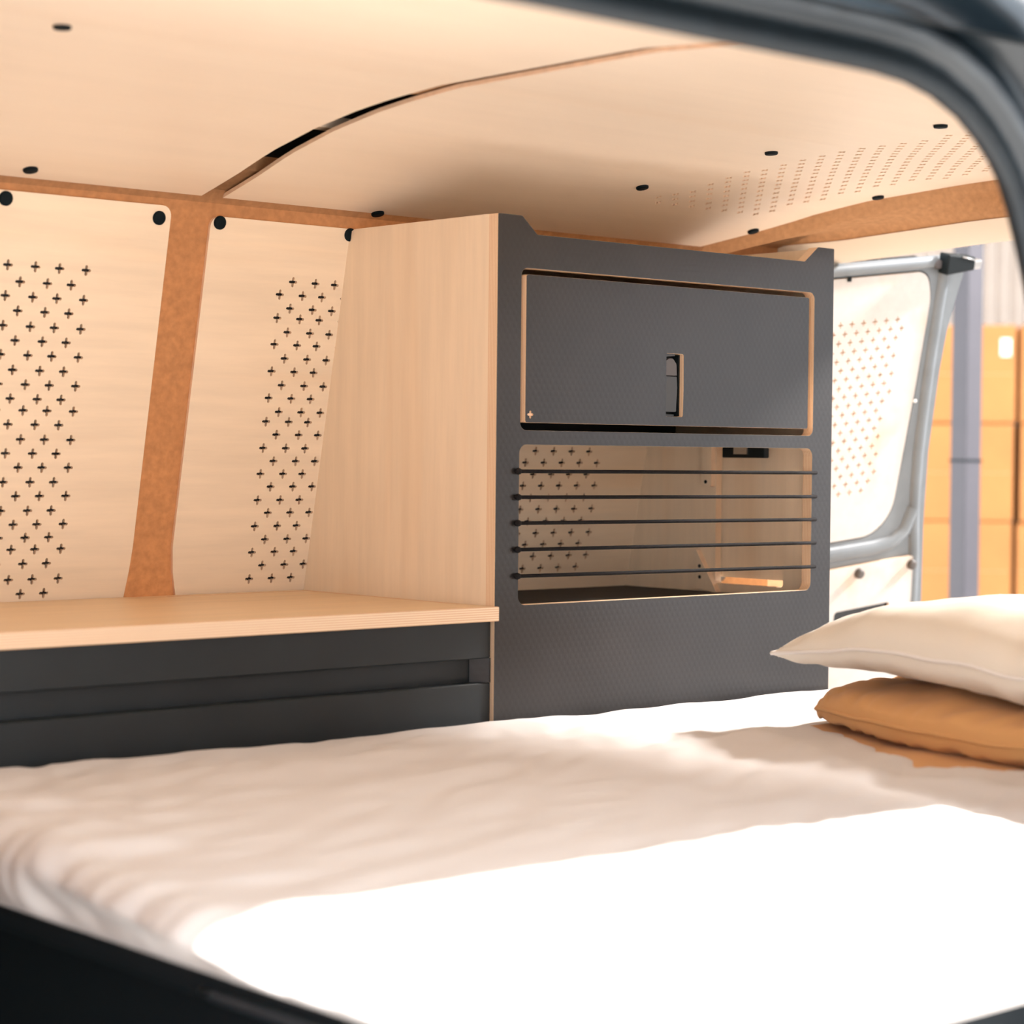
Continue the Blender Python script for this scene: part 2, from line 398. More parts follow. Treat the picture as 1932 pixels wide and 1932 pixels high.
# floor and near wall
bm = bmesh.new(); box(bm, XF, 3.30, 1.20, 2.99, FLOOR-.04, FLOOR)
floor = tag(fin('floor', bm, M['darkbase']), 'dark van floor under the bed', kind='structure')
# near side: door opening swept frame + outer body
path = []                                             # (x, z, outward dir) along the inner edge of the opening
zr = 1.805
for x in [-.35+.1*i for i in range(18)]+[1.40, 1.46, 1.52, 1.56]: path.append((x, zr, 0, 1))
arc = [(1.61, 1.8045), (1.66, 1.801), (1.706, 1.7915), (1.745, 1.776), (1.774, 1.757), (1.795, 1.738), (1.811, 1.718), (1.822, 1.694), (1.830, 1.668), (1.838, 1.638), (1.845, 1.61), (1.857, 1.54), (1.868, 1.46), (1.878, 1.36), (1.885, 1.25), (1.889, 1.12), (1.890, .98), (1.890, .85), (1.890, .70), (1.890, .55), (1.890, .40)]
pts = [(p[0], p[1]) for p in path]+arc
def lean(z): return -.135*max(0, 1-(max(z, .95)-.95)/(1.805-.95))**1.5   # body bulges toward the street lower down
profile = [  # (outward, toward street) and slot: 0 seal 1 paint 2 lip
    (.075, -.040, 0), (.040, -.030, 0), (.018, -.022, 0), (.006, -.012, 0), (.002, -.003, 0), (.005, .004, 0), (.013, .007, 0), (.022, .004, 0), (.030, -.001, 1),
    (.036, .000, 1), (.041, .012, 2), (.046, .017, 2), (.053, .017, 2), (.058, .012, 1), (.062, .004, 1), (.078, .004, 1), (.094, .010, 1), (.100, .020, 1), (.112, .027, 2), (.130, .030, 2), (.150, .029, 1), (.20, .022, 1), (.26, .010, 1)]
bm = bmesh.new(); rings = []
for i, (x, z) in enumerate(pts):
    a = pts[max(0, i-1)]; b = pts[min(len(pts)-1, i+1)]
    tx, tz = b[0]-a[0], b[1]-a[1]; L = math.hypot(tx, tz); nx, nz = -tz/L, tx/L
    nx, nz = (nx, nz) if nz >= 0 and (nx*0+nz) > 0 or nx > 0 else (-nx, -nz)
    if i < len(path): nx, nz = 0, 1
    r = []
    for o_, s_, mi in profile:
        zz = z+nz*o_; xx = x+nx*o_
        back = .35*max(0, zz-1.90)                   # roof turns inward above the gutter
        r.append(bm.verts.new((xx, 1.30-s_+lean(zz)+back, zz)))
    rings.append(r)
for a, b in zip(rings, rings[1:]):
    for k in range(len(profile)-1):
        f = bm.faces.new([a[k], b[k], b[k+1], a[k+1]]); f.material_index = profile[k][2]; f.smooth = True
bmesh.ops.recalc_face_normals(bm, faces=bm.faces)
door_1 = tag(fin('door_1', bm, [M['seal'], M['body'], M['body_lip']]), 'dark painted frame of the open sliding side door with rubber seal', kind='structure')
# near body side behind the door
bm = bmesh.new(); zs = [.40, .60, .80, .95, 1.1, 1.25, 1.4, 1.55, 1.7, 1.80, 1.86, 1.92]; xs = [1.99, 2.3, 2.8, 3.28]
g = [[bm.verts.new((x, 1.29+lean(z)+.35*max(0, z-1.9), z)) for z in zs] for x in xs]
for i in range(3):
    for j in range(len(zs)-1): bm.faces.new([g[i][j], g[i+1][j], g[i+1][j+1], g[i][j+1]])
g2 = [[bm.verts.new((x, (4.18-wall_y(z) if z > 1.05 else 1.183), z)) for z in zs[:10]] for x in (1.93, 2.4, 3.26)]
for i in range(2):
    for j in range(9): f = bm.faces.new([g2[i][j], g2[i][j+1], g2[i+1][j+1], g2[i+1][j]]); f.material_index = 1
wall_front = tag(fin('wall_front', bm, [M['body'], M['ply_h']]), 'dark blue-grey near body side behind the sliding door', kind='structure')
# rear header trim, felt, curls under
bm = bmesh.new(); ys = [1.33+.04*i for i in range(40)]+[2.93]
def zlow(y):
    yy = y if y > 2.09 else 4.18-y
    return interp(yy, [2.3, 2.40, 2.50, 2.60, 2.70, 2.80, 2.95], [1.846, 1.844, 1.839, 1.834, 1.829, 1.825, 1.815])
hp = []
for y in ys:
    e = rear_x(y); zr_ = roof_z(y); zl = zlow(y)
    xr = max(e+.03, 3.255-.3*max(0, abs(y-2.09)-.62))
    xb = max(e+.06, 3.322-.2*max(0, abs(y-2.09)-.70))
    hp.append([(e-.02, y, zr_+.008), (e+.012, y, zr_+.002), (e+.022, y, zr_-.02), (xr-.010, y, zl+.050), (xr+.004, y, zl+.034), (xr+.022, y, zl+.018), (xb-.012, y, zl+.003), (xb, y, zl), (xb+.01, y, zl+.006), (xb+.01, y, zl+.03)])
g = [[bm.verts.new(p) for p in r] for r in hp]
for a, b in zip(g, g[1:]):
    for k in range(len(a)-1): f = bm.faces.new([a[k], b[k], b[k+1], a[k+1]]); f.smooth = True
bmesh.ops.recalc_face_normals(bm, faces=bm.faces)
trim_1 = tag(fin('trim_1', bm, M['felt']), 'brown felt header over the rear door opening', kind='structure')
bm = bmesh.new(); g = [[bm.verts.new((p[0]-.0015, p[1], p[2]-.001)) for p in r[4:9]] for r in hp]  # strip over the curl, coloured as if brightly lit
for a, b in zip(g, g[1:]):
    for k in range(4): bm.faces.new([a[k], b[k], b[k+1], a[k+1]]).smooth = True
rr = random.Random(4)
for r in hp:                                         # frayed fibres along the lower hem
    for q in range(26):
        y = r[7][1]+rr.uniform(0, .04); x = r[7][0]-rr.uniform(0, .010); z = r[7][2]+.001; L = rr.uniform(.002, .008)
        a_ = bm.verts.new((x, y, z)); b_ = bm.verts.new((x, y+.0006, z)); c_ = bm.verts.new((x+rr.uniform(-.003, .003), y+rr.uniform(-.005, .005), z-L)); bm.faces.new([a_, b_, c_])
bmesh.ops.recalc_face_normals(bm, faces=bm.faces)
o = fin('lit_hem', bm, M['hem_lit'], trim_1); o['label'] = 'frayed lower hem of the header felt, light painted in as a pale colour'
boxo('trim_2', (3.20, 3.31, 2.83, 2.99, FLOOR, 1.80), M['felt'])
tag(bpy.data.objects['trim_2'], 'felt covered rear corner pillar', kind='structure')

# ------------------------------------------------------------------ opened rear barn door (structure), built in its own frame
du = Vector((.981, -.154, .119)).normalized(); dn = du.cross(Vector((-.155, -.249, .956))).normalized(); dv = dn.cross(du)
if dn.y > 0: dn = -dn
MD = Matrix(((du.x, dv.x, dn.x, 3.35), (du.y, dv.y, dn.y, 2.85), (du.z, dv.z, dn.z, 1.50), (0, 0, 0, 1)))   # local z points at the camera side
door_2 = empty('door_2', (0, 0, 0), 'opened blue-grey rear door with pale plywood panels', kind='structure'); door_2.matrix_world = MD
win = rpoly([(-.20, -.245), (.24, -.246), (.2665, .05), (.2805, .255), (.262, .3065), (-.16, .3065)], [.06, .085, .3, .12, .035, .05], 8)
def scale_poly(P, d):
    c = Vector((.05, .03)); out = []
    for p in P:
        v = Vector(p)-c; out.append(tuple(c+v*(1+d/v.length)))
    return out
frame_out = [(-.235, -.86), (.371, -.86), (.362, -.417), (.340, -.24), (.328, -.08), (.3295, .003), (.331, .095), (.338, .176), (.352, .247), (.366, .302), (.372, .33), (-.235, .33)]
lowhole = rrect(.108, -.475, .262, -.401, .008)
bm = slab(frame_out, [scale_poly(win, .0035)], .03, lambda u, v, w: (u, v, -w))
fr = fin('door_frame', bm, [M['grey_paint']]*3, door_2)
bm = slab(scale_poly(win, .03), [], .002, lambda u, v, w: (u, v, -.034-w)); fin('window_pane', bm, M['void'], door_2)
# pressed ridges of the frame
bm = bmesh.new()
def ridge(path, hw, h, seg=8):
    rings = []
    for i, p in enumerate(path):
        a = Vector(path[max(0, i-1)]); b = Vector(path[min(len(path)-1, i+1)]); t = (b-a).normalized(); n = Vector((-t.y, t.x))
        rings.append([bm.verts.new((p[0]+n.x*hw*math.cos(math.pi*k/seg), p[1]+n.y*hw*math.cos(math.pi*k/seg), -.001+h*math.sin(math.pi*k/seg))) for k in range(seg+1)])
    for a, b in zip(rings, rings[1:]):
        for k in range(seg): bm.faces.new([a[k], a[k+1], b[k+1], b[k]]).smooth = True
ridge([(.3075, .33), (.3085, .28), (.305, .22), (.300, .10), (.2985, 0), (.299, -.08), (.303, -.15), (.310, -.23), (.322, -.30), (.332, -.40), (.34, -.60)], .0145, .010)
ridge([(-.235, -.270), (.0, -.272), (.20, -.274), (.255, -.268), (.287, -.245), (.305, -.20)], .017, .011)
ridge([(-.235, .3235), (.1, .3245), (.28, .3255)], .0125, .013)
bmesh.ops.recalc_face_normals(bm, faces=bm.faces)
fin('pressed_ridge', bm, M['grey_paint'], door_2)
hl = []
rowv = [.2115, .1925, .1730, .1535]
for j in range(20):
    v = .2125-.01868*j
    for i in range(-6, 7):
        u = .044+.0303*i+(.0135 if j % 2 else 0)
        if u < -.16 or u > .212-.035*j/19: continue
        hl.append(cross(u, v, .0074, .0013))
bm = slab(win, hl, .006, lambda u, v, w: (u, v, .001-w))
wp = fin('window_panel', bm, [M['white_ply'], M['edge'], M['edge']], door_2); wp['label'] = 'pale plywood window panel with small plus holes'
bm = slab([(-.17, -.17), (.225, -.17), (.245, .235), (-.17, .235)], [], .001, lambda u, v, w: (u, v, -.0056-w)); fin('backing_sheet', bm, M['edge'], wp)
bm = slab(rpoly([(-.21, -.85), (.352, -.85), (.341, -.418), (.3255, -.3045), (-.21, -.3045)], [0, 0, 0, .024, .02], 6), [lowhole], .006, lambda u, v, w: (u, v, .007-w))
lp = fin('lower_panel', bm, [M['white_ply'], M['edge'], M['edge']], door_2); lp['label'] = 'pale plywood lower panel with a dark cut-out'
bm = bmesh.new(); box(bm, .10, .27, -.57, -.39, -.0005, .0002); fin('cutout_backing', bm, M['void'], lp)
CAPG = mesh_of(disc_bm(.0105, .010), 'bolt_head', M['capgrey'])
for u, v in ((.163, -.322), (.310, -.3235), (-.1, -.322)):
    put_cap(lp, (u, v, .007), (0, 0, 1), CAPG, 'bolt_head')
# latch at the free edge
bm = bmesh.new(); box(bm, .284, .360, .303, .346, .006, .034)
for v in bm.verts:
    if v.co.x > .3 and v.co.y < .32: v.co.y += .006
    if v.co.x > .3 and v.co.y > .33: v.co.y -= .010
bevel(bm, .003); lt = fin('latch', bm, M['black'], door_2); lt['label'] = 'black door latch with a grey steel bolt'
bm = bmesh.new(); box(bm, .354, .383, .3095, .3285, .010, .030); bevel(bm, .003); fin('latch_bolt', bm, M['metal'], lt)
bm = bmesh.new(); tube(bm, [(.322, .3385, .034), (.356, .330, .034)], .0016, 6); fin('latch_spring', bm, M['metal'], lt)
put_cap(lt, (.281, .322, .004), (-.25, 0, 1), mesh_of(disc_bm(.010, .012), 'latch_pivot', M['latch2']), 'latch_pivot')
bm = bmesh.new(); box(bm, .048, .056, .3005, .309, .001, .006); bevel(bm, .001); fin('clip', bm, M['black'], door_2)
bm = bmesh.new(); box(bm, .2645, .2725, .033, .040, .0, .006); bevel(bm, .002); fin('clip', bm, M['label'], door_2)

# ------------------------------------------------------------------ tall cabinet
XL, XR, YF = 2.190, 2.972, 2.484
cab = empty('tall_cabinet', (2.58, 2.70, FLOOR), 'tall grey film-faced plywood cabinet with a closed flap door above a corded open shelf', 'cabinet')
front = rpoly([(XL, FLOOR), (XR, FLOOR), (XR, 1.8125), (2.9290, 1.8125), (2.8945, 1.7855), (2.2705, 1.7855), (2.2390, 1.8125), (XL, 1.8125)], [0, 0, .002, .006, .006, .006, .006, .002], 4)
OP1 = rrect(2.2388, 1.4858, 2.9212, 1.7332, .012); OP2 = rrect(2.2375, 1.2184, 2.9205, 1.4640, .014)
bm = slab(front, [OP1, OP2], .020, lambda u, v, w: (u, YF+w, v), chamfer=.0030)
keep(fin('front_panel', bm, [M['film'], M['edge_y'], M['ply_h']]), cab)
# side panels follow the lean of the wall
def side(x0, holes, name, matface, rtop=.02):
    o_ = rpoly([(2.504, FLOOR), (2.97, FLOOR), (wall_y(1.2)+.002, 1.2), (wall_y(1.8125)+.002, 1.8125), (2.504, 1.8125)], [0, 0, 0, rtop, 0], 5)
    bm = slab(o_, holes, .015, lambda u, v, w: (x0+w, u, v))
    return keep(fin(name, bm, matface), cab)
s1 = side(XL, [], 'side_panel', [M['ply_v'], M['edge_x'], M['ply_v']])
FL = rrect(2.577, 1.2165, 2.741, 1.4725, .006)
s2 = side(XR-.017, [FL], 'side_panel', [M['ply_v'], M['edge_x'], M['ply_v']])
bm = slab(rrect(2.5850, 1.2275, 2.79, 1.50, .004), [], .012, lambda u, v, w: (XR+.004+w, u, v))
keep(fin('side_flap', bm, [M['ply_v'], M['edge'], M['ply_v']]), cab)
boxo('shelf', (XL+.015, XR-.017, 2.504, 2.973, 1.186, 1.1985), M['ply_h'], cab)
boxo('rubber_mat', (XL+.016, XR-.018, 2.505, 2.971, 1.1985, 1.2005), M['rubber_mat'], cab)
boxo('divider', (XL+.015, XR-.017, 2.504, 2.905, 1.467, 1.482), M['ply_h'], cab)
boxo('top_board', (XL+.015, XR-.017, 2.504, 2.862, 1.752, 1.767), M['ply_h'], cab)
boxo('inner_back', (XL+.015, XR-.017, 2.845, 2.85, 1.482, 1.752), M['film2'], cab)
# flap door, handle slot through it
slot = rpoly([(2.557, 1.5125), (2.5965, 1.5125), (2.5975, 1.56), (2.5968, 1.6150), (2.557, 1.6150)], [.0015, .003, .2, .003, .0015], 4)
pl_ = cross(2.2598, 1.5102, .0062, .0017)
bm = slab(rrect(2.2492, 1.4978, 2.9080, 1.7240, .004), [slot, pl_], .020, lambda u, v, w: (u, YF+.0005+w, v), chamfer=.0017)
dr = keep(fin('flap_door', bm, [M['film'], M['edge_y'], M['ply_h']]), cab)
dr['label'] = 'closed grey flap door with a dark recessed latch'
bm = bmesh.new(); box(bm, 2.252, 2.268, YF+.003, YF+.006, 1.502, 1.518); fin('plus_mark', bm, M['edge'], dr)
dr2 = bpy.data.objects['plus_mark']; dr2.matrix_parent_inverse = Matrix.Identity(4)
bm = slab(rpoly([(2.5455, 1.5205), (2.5830, 1.5205), (2.5855, 1.56), (2.5840, 1.578), (2.5455, 1.578)], [0, .002, .05, .001, 0], 3), [], .012, lambda u, v, w: (u, YF+.003+w, v), chamfer=.001)
h1 = fin('latch_handle', bm, [M['latch']]*3, dr)
bm = slab(rpoly([(2.5455, 1.5795), (2.5838, 1.5795), (2.5830, 1.598), (2.575, 1.6065), (2.567, 1.6075), (2.555, 1.602), (2.5455, 1.596)], [0, .001, .008, .006, .006, .008, 0], 3), [], .012, lambda u, v, w: (u, YF+.0025+w, v), chamfer=.001)
fin('latch_button', bm, [M['latch2']]*3, dr)
bm = slab([(2.5455, 1.609), (2.582, 1.6115), (2.582, 1.6160), (2.5455, 1.6160)], [], .01, lambda u, v, w: (u, YF+.006+w, v)); fin('latch_plate', bm, [M['latch']]*3, dr)
bm = slab([(2.5455, 1.5120), (2.583, 1.5120), (2.583, 1.5165), (2.5455, 1.5165)], [], .01, lambda u, v, w: (u, YF+.008+w, v)); fin('latch_plate', bm, [M['latch']]*3, dr)
bm = bmesh.new(); box(bm, 2.5925, 2.5962, YF+.0085, YF+.022, 1.514, 1.6135); fin('slot_dark_strip', bm, M['black'], dr)  # dark strip over the inner part of the slot's right wall
bm = bmesh.new(); box(bm, 2.545, 2.606, YF+.0206, YF+.030, 1.50, 1.625); fin('latch_case', bm, M['black'], dr)
# elastic cords with knots
cl = [1.4233, 1.3838, 1.3442, 1.3037, 1.2633]; cr = [1.4219, 1.3805, 1.3409, 1.3004, 1.2590]
for a, b in zip(cl, cr):
    bm = bmesh.new()
    tube(bm, [(2.233+(2.928-2.233)*t, YF-.0036-.0004*math.sin(math.pi*t), a+(b-a)*t) for t in [i/12 for i in range(13)]], .0029, 8)
    tube(bm, [(2.928, YF-.0036, b), (2.931, YF+.004, b)], .0029, 8)
    c = keep(fin('elastic_cord', bm, M['cord'], None, True), cab)
    bm = bmesh.new(); bmesh.ops.create_icosphere(bm, subdivisions=2, radius=.0062, matrix=Matrix.Translation((2.2325, YF-.004, a)) @ Matrix.Diagonal((1.15, .7, .85, 1)))
    k = fin('knot', bm, M['cord'], None, True); k.parent = c
# fittings inside the open shelf
bm = slab([(2.725, 1.199), (2.785, 1.207), (2.785, 1.272), (2.778, 1.276)], [], .012, lambda u, v, w: (XR-.029+w, u, v)); gs = keep(fin('corner_gusset', bm, [M['ply_v'], M['edge'], M['ply_v']]), cab)
bm = slab(rrect(2.743, 1.393, 2.767, 1.475, .003), [], .012, lambda u, v, w: (XR-.029+w, u, v)); gt = keep(fin('support_batten', bm, [M['ply_v'], M['edge'], M['ply_v']]), cab)
SCR = mesh_of(disc_bm(.0034, .0015, 12), 'screw', M['black'])
for par, p in ((gs, (XR-.029, 2.768, 1.227)), (gs, (XR-.029, 2.769, 1.247)), (gt, (XR-.029, 2.756, 1.402))):
    o = put_cap(par, p, (-1, 0, 0), SCR, 'screw')
    o.matrix_basis = o.matrix_basis
bm = bmesh.new(); box(bm, XR-.033, XR-.018, 2.612, 2.713, 1.4465, 1.4665); bevel(bm, .002); fc = keep(fin('flap_catch', bm, M['black']), cab)
bm = bmesh.new(); box(bm, XR-.036, XR-.033, 2.650, 2.682, 1.453, 1.4665); o = fin('catch_plate', bm, M['metal']); o.parent = fc
# ------------------------------------------------------------------ kitchen bench and worktop
bench = empty('kitchen_bench', (1.45, 2.7, FLOOR), 'low dark kitchen bench with a long recessed finger groove under the birch worktop', 'cabinet')
ZT = 1.2186; YB = 2.490
boxo('carcass', (.72, 2.186, 2.514, 2.952, FLOOR, 1.1965), M['film2'], bench)
bm = bmesh.new()
pr = [(YB, 1.1965), (YB, 1.1440), (YB+.002, 1.1405), (YB+.021, 1.1395), (YB+.024, 1.1395)]
box(bm, .72, 2.1885, YB, YB+.023, 1.1400, 1.1965); bevel(bm, .0015, 1)
keep(fin('upper_fascia', bm, M['film2']), bench)
bm = bmesh.new(); box(bm, .72, 2.1885, YB, YB+.023, .86, 1.1028); bevel(bm, .0015, 1)
keep(fin('drawer_front', bm, M['film2']), bench)
bm = bmesh.new(); box(bm, 2.1655, 2.1885, YB, YB+.023, 1.1028, 1.1400)
for v in bm.verts:
    if v.co.x < 2.17 and v.co.y < YB+.01: v.co.x = 2.186
keep(fin('groove_end', bm, M['film']), bench)
boxo('plinth', (.72, 2.1885, YB+.004, YB+.023, FLOOR, .855), M['film2'], bench)
wtop = empty('worktop', (1.45, 2.7, ZT-.022), 'birch plywood worktop with a layered edge over the dark bench', 'worktop')
out = [(.70, 2.4775), (2.1935, 2.4775), (2.1935, 2.4835), (2.1890, 2.4835), (2.1890, wall_y(ZT)-.002), (.70, wall_y(ZT)-.002)]
bm = slab(out, [[(1.905, 2.553), (2.180, 2.553), (2.180, 2.945), (1.905, 2.945)]], .022, lambda u, v, w: (u, v, ZT-w), chamfer=.001)
keep(fin('board', bm, [M['worktop'], M['edge_z'], M['worktop']]), wtop)
bm = slab([(1.9062, 2.5545), (2.1788, 2.5545), (2.1788, 2.944), (1.9062, 2.944)], [], .0215, lambda u, v, w: (u, v, ZT-.0004-w), chamfer=.0008)
keep(fin('lid', bm, [M['worktop'], M['edge_z'], M['worktop']]), wtop)

# ------------------------------------------------------------------ bed
base = empty('bed_base', (2.1, 1.86, FLOOR), 'dark bed base carrying the white mattress', 'bed base')
boxo('end_panel', (1.210, 1.230, 1.25, 2.470, FLOOR, .930), M['darkbase'], base)
boxo('side_panel', (1.190, 3.05, 1.25, 1.27, FLOOR, .930), M['darkbase'], base)
boxo('side_panel', (1.190, 3.05, 2.45, 2.47, FLOOR, .930), M['darkbase'], base)
boxo('bed_board', (1.160, 3.05, 1.235, 2.472, .930, .956), M['darkbase'], base, .006)
bm = bmesh.new(); tube(bm, [(1.163, 1.73, .9375), (1.158, 1.70, .9380), (1.158, 1.45, .9385), (1.158, 1.30, .9385)], .0055, 8)
keep(fin('pull_rail', bm, M['body_lip']), base)
# mattress with a white cover: rounded block displaced by wrinkles
bx0, bx1, by0, by1, bz0, bz1, R = 1.128, 3.08, 1.122, 2.478, .957, 1.047, .0445
def ezone(y):       # boundary of the cover hem beside the pillows (x)
    return interp(y, [1.2, 1.60, 1.68, 1.75, 1.83, 1.90, 1.95, 2.03, 2.09, 2.13], [2.315, 2.31, 2.285, 2.280, 2.320, 2.362, 2.395, 2.44, 2.46, 2.60])+.006*math.sin(y*57)+.004*math.sin(y*113+1)
def nz(x, y, z, s): return noise.noise(Vector((x*s, y*s, z*s)))
def topdisp(x, y):
    d = .0058*nz(x*.8+y*.5, y*2.2-x*.8, 0, 4.0)+.0036*nz(x*1.3-y*.4, y*3.0-x*1.2, 7, 7)
    d += .0046*(1-abs(nz(x*.9+y*1.1, y*2.4-x*1.9, 3, 6)))*1.0
    if 1.55 < y < 2.13 or y <= 1.55:
        e = ezone(y); m = sstep(2.14, 2.08, y)
        hem = sstep(e+.010, e-.012, x)*(.003+.004*math.exp(-((x-e)/.03)**2)+.007*math.exp(-((x-e+.13)/.04)**2))
        d += m*hem
    return d
bm = bmesh.new()
def gridface(n1, n2, f):
    g = [[bm.verts.new(f(i/n1, j/n2)) for j in range(n2+1)] for i in range(n1+1)]
    for i in range(n1):
        for j in range(n2): bm.faces.new([g[i][j], g[i+1][j], g[i+1][j+1], g[i][j+1]]).smooth = True
NX, NY, NZ = 190, 130, 16
lx, ly, lz = bx1-bx0, by1-by0, bz1-bz0
gridface(NX, NY, lambda a, b: (bx0+lx*a, by0+ly*b, bz1)); gridface(NX, NY, lambda a, b: (bx0+lx*a, by0+ly*b, bz0))
gridface(NX, NZ, lambda a, b: (bx0+lx*a, by0, bz0+lz*b)); gridface(NX, NZ, lambda a, b: (bx0+lx*a, by1, bz0+lz*b))
gridface(NY, NZ, lambda a, b: (bx0, by0+ly*a, bz0+lz*b)); gridface(NY, NZ, lambda a, b: (bx1, by0+ly*a, bz0+lz*b))
bmesh.ops.remove_doubles(bm, verts=bm.verts[:], dist=.0005)
RXY = .10
for v in bm.verts:
    p = v.co.copy()
    # remap coordinates near borders so the fillet gets enough rows
    q = Vector((min(max(p.x, bx0+R), bx1-R), min(max(p.y, by0+R), by1-R), min(max(p.z, bz0+R), bz1-R)))
    d = p-q; L = d.length; n = d/L if L > 1e-6 else Vector((0, 0, 1))
    P = q+n*R
    disp = n.z*max(0, n.z)*topdisp(P.x, P.y) if n.z > 0 else 0
    # gathers hanging over the end by the worktop
    endw = sstep(1.42, 1.16, P.x)*max(0, (1-abs(n.z)*.35))*sstep(-.95, -.2, n.z)
    yy = P.y+.35*(P.x-1.15)+.03*nz(P.x, P.y, P.z, 9)
    gath = nz(yy*1.0, 0, P.z*.35, 13)*.022+nz(yy, 5, P.z*.4, 27)*.015
    disp += endw*gath
    sidew = sstep(by0+.09, by0+.02, P.y)*sstep(-.95, -.2, n.z)
    disp += sidew*(nz(P.x+.4*P.z, 2, P.z*.5, 8)*.007)
    v.co = P+n*disp
    v.co.x -= .20*(2.1-max(P.y, 1.42))*sstep(1.55, 1.18, P.x)*(.04+.96*sstep(.985, 1.032, P.z))
    if P.x < 1.3 and P.y < 1.45: v.co.x += .25*(1.45-P.y)*sstep(1.3, 1.15, P.x)*sstep(1.03, .98, P.z)
    if P.x > 1.80: v.co.y += .10*sstep(1.80, 1.93, P.x)*sstep(1.75, 1.2, P.y)
bmesh.ops.recalc_face_normals(bm, faces=bm.faces)
mat_ = tag(fin('mattress', bm, M['sheet'], None, True), 'thick mattress in a wrinkled white cover filling the rear of the van', 'mattress')
# tan sheet beneath the pillows
bm = bmesh.new(); n1, n2 = 40, 60; g = []
for i in range(n1+1):
    r = []
    for j in range(n2+1):
        y = 1.30+(2.10-1.30)*j/n2; x0 = ezone(y)-.012; x = x0+(2.98-x0)*i/n1
        r.append(bm.verts.new((x, y, bz1+topdisp(x, y)+.0030+.005*sstep(0, .10, x-x0)+.002*nz(x, y, 1, 14)-.006*sstep(x0+.02, x0, x))))
    g.append(r)
for i in range(n1):
    for j in range(n2): bm.faces.new([g[i][j], g[i+1][j], g[i+1][j+1], g[i][j+1]]).smooth = True
tag(fin('tan_sheet', bm, M['tan']), 'flat tan sheet showing between the white cover and the pillows', 'sheet')
# pillows
def pillow(name, cx, cy, cz, a, b, h_top, h_bot, rot, mat, label, seed, tilt=(0, 0), corner=.0, pipe=True):
    root = empty(name, (cx, cy, cz), label, 'pillow', None); root.rotation_euler = (tilt[0], tilt[1], rot)
    NU, NV = 72, 84
    def pt(u, v, s):
        # u,v in -1..1 ; edges bow inward between the tips
        x = a*u*(1-.075*(1-v*v)*abs(u)**3); y = b*v*(1-.055*(1-u*u)*abs(v)**3)
        fu, fv = max(0, 1-abs(u)**2.6), max(0, 1-abs(v)**2.6)
        t = (fu*fv)**((.46 if s > 0 else .36)-.20*corner)
        edge = math.exp(-((1-abs(u))/.22)**2)+math.exp(-((1-abs(v))/.22)**2)
        wr = nz(x*1.0+seed, y*1.0, seed, 7)*.010+nz(x+seed, y, seed*2, 19)*.0045
        wr += edge*nz((y if abs(u) > abs(v) else x)*1.0, seed, 0, 31)*.016
        h = (h_top if s > 0 else h_bot)
        z = s*h*t+wr*t*(.9 if s > 0 else .6)
        sag = .008*nz(x+3*seed, y, 1, 4)-.018*(1-corner)*(abs(u)*abs(v))**2+.004*nz(x, y, seed, 12)
        x *= math.sqrt(1-corner*.5*v*v); y *= math.sqrt(1-corner*.5*u*u)
        return (x, y, z+sag)
    bm = bmesh.new(); V = {}
    for s in (1, -1):
        for i in range(NU+1):
            for j in range(NV+1):
                onb = i in (0, NU) or j in (0, NV)
                key = (i, j) if onb else (i, j, s)
                if key not in V:
                    u = math.sin((2*i/NU-1)*math.pi/2*.999); v = math.sin((2*j/NV-1)*math.pi/2*.999)
                    u = .35*(2*i/NU-1)+.65*u; v = .35*(2*j/NV-1)+.65*v
                    V[key] = bm.verts.new(pt(u, v, s))
    def vk(i, j, s): return V[(i, j)] if (i in (0, NU) or j in (0, NV)) else V[(i, j, s)]
    for s in (1, -1):
        for i in range(NU):
            for j in range(NV): bm.faces.new([vk(i, j, s), vk(i+1, j, s), vk(i+1, j+1, s), vk(i, j+1, s)]).smooth = True
    bmesh.ops.recalc_face_normals(bm, faces=bm.faces)
    loop = [V[(i, 0)].co.copy() for i in range(NU)]+[V[(NU, j)].co.copy() for j in range(NV)]+[V[(i, NV)].co.copy() for i in range(NU, 0, -1)]+[V[(0, j)].co.copy() for j in range(NV, -1, -1)]
    body = fin('pillowcase', bm, mat, root)
    if pipe:
        bm = bmesh.new(); tube(bm, loop[::2]+[loop[0]], .0032, 6, False)
        fin('piping', bm, M['piping'] if mat is M['pillow_white'] else mat, root)
    return root
pillow('tan_pillow', 2.588, 1.700, 1.084, .278, .455, .044, .030, -.25, M['tan'], 'tan pillow lying on the bed beneath the white pillow', 3.3, corner=.85)
pillow('white_pillow', 2.61, 1.715, 1.180, .270, .380, .075, .055, -.25, M['pillow_white'], 'white pillow with pale piping lying on top of the tan pillow', 8.1)

# ------------------------------------------------------------------ outside: warehouse yard
bm = bmesh.new(); box(bm, -30, 40, -30, 40, -.1, 0); tag(fin('ground', bm, M['concrete']), 'grey concrete ground around the van', kind='structure')
FW = Vector((math.sin(.934), math.cos(.934), 0)); RT = Vector((math.cos(.934), -math.sin(.934), 0))     # facing of the warehouse side
# corrugated wall, ribs built
bm = bmesh.new(); c0 = FW*13.0; n = 200; pitch = .11
up = []
for i in range(n*4+1):
    s = -8+i*pitch/4*.75; k = i % 4; dep = (0, 0, .035, .035)[k]
    p = c0+RT*s-FW*dep; up.append((bm.verts.new((p.x, p.y, 0)), bm.verts.new((p.x, p.y, 6.5))))
for a, b in zip(up, up[1:]): bm.faces.new([a[0], b[0], b[1], a[1]])
bmesh.ops.recalc_face_normals(bm, faces=bm.faces)
tag(fin('wall_right', bm, M['tin']), 'beige corrugated warehouse wall behind the boxes', kind='structure')
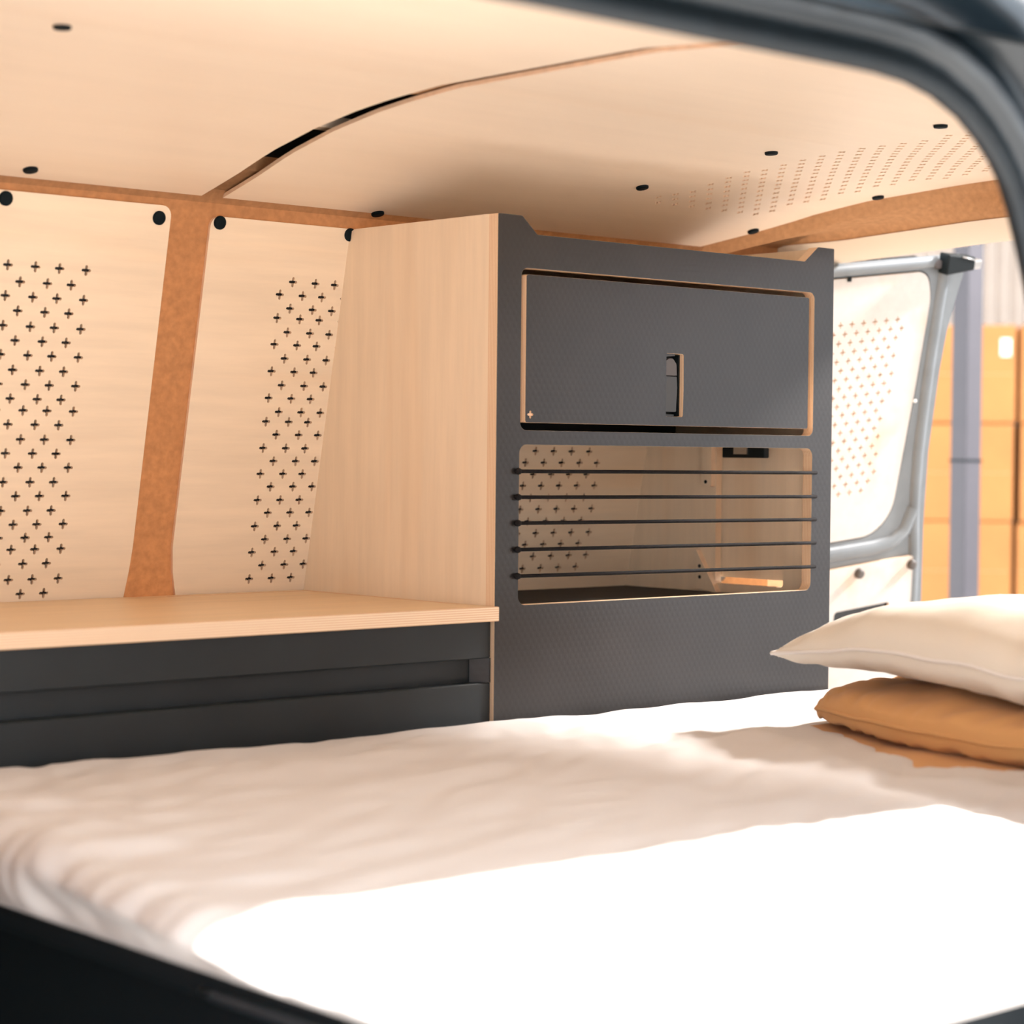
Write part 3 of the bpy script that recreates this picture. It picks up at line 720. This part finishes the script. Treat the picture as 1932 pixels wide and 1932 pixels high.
# cardboard boxes
bw, bh, bd = .405, .398, .40
def carton(x, y, z, w, h, rot, label, has_label=False):
    t = empty('cardboard_box', (x, y, z), label, 'box', 'stacked cardboard boxes outside the rear door'); t.rotation_euler = (0, 0, rot)
    bm = bmesh.new(); box(bm, -w/2, w/2, -bd/2, bd/2, 0, h); bevel(bm, .008, 2); fin('carton', bm, M['card'], t)
    bm = bmesh.new(); box(bm, -.028, .028, -bd/2-.0012, -bd/2+.002, h-.11, h+.0); box(bm, -.028, .028, -bd/2, bd/2, h-.001, h+.0012); fin('tape', bm, M['tape'], t)
    bm = bmesh.new(); box(bm, -w/2+.01, w/2-.01, -bd/2-.002, -bd/2+.002, h*.5-.001, h*.5+.001); fin('fold_line', bm, M['tape'], t)
    if has_label:
        bm = bmesh.new(); box(bm, w/2-.062, w/2-.022, -bd/2-.002, -bd/2+.001, h-.125, h-.055); fin('label', bm, M['label'], t)
    return t
rotz = -.934+.05
f0 = FW*9.05
names = ['topmost', 'second from top', 'third from top', 'fourth from top', 'bottom']
cols = [(-.015, 'behind the steel post'), (.402, 'right of the steel post'), (-.435, 'left of the post')]
base_ = Vector((0, 0, 0))+f0
for ci, (off, where) in enumerate(cols):
    for k in range(5):
        z = (4-k)*bh
        j = random.uniform(-.006, .006)
        p = base_+RT*(off+j)+FW*(bd/2+random.uniform(-.01, .01)+(.0 if ci != 1 else .015))
        carton(p.x, p.y, z, bw-.004, bh-.003, rotz+random.uniform(-.015, .015), '%s orange cardboard box of the stack %s%s' % (names[k], where, ', with a white label' if ci == 0 and k == 0 else ''), ci == 0 and k == 0)
# steel post
post = empty('steel_post', (0, 0, 0), 'blue-grey square steel post standing behind the opened rear door', 'post')
pc = FW*7.0
bm = bmesh.new(); box(bm, -.034, .034, -.034, .034, .012, 4.0); bevel(bm, .005, 3); pp = fin('shaft', bm, M['post'], post)
bm = bmesh.new(); box(bm, -.09, .09, -.09, .09, 0, .012); fin('base_plate', bm, M['post'], post)
bm = bmesh.new(); box(bm, -.036, .036, -.036, .036, 1.438, 1.446); fin('joint_band', bm, M['seal'], post)
post.location = (pc.x, pc.y, 0); post.rotation_euler = (0, 0, -.934+math.pi/4)
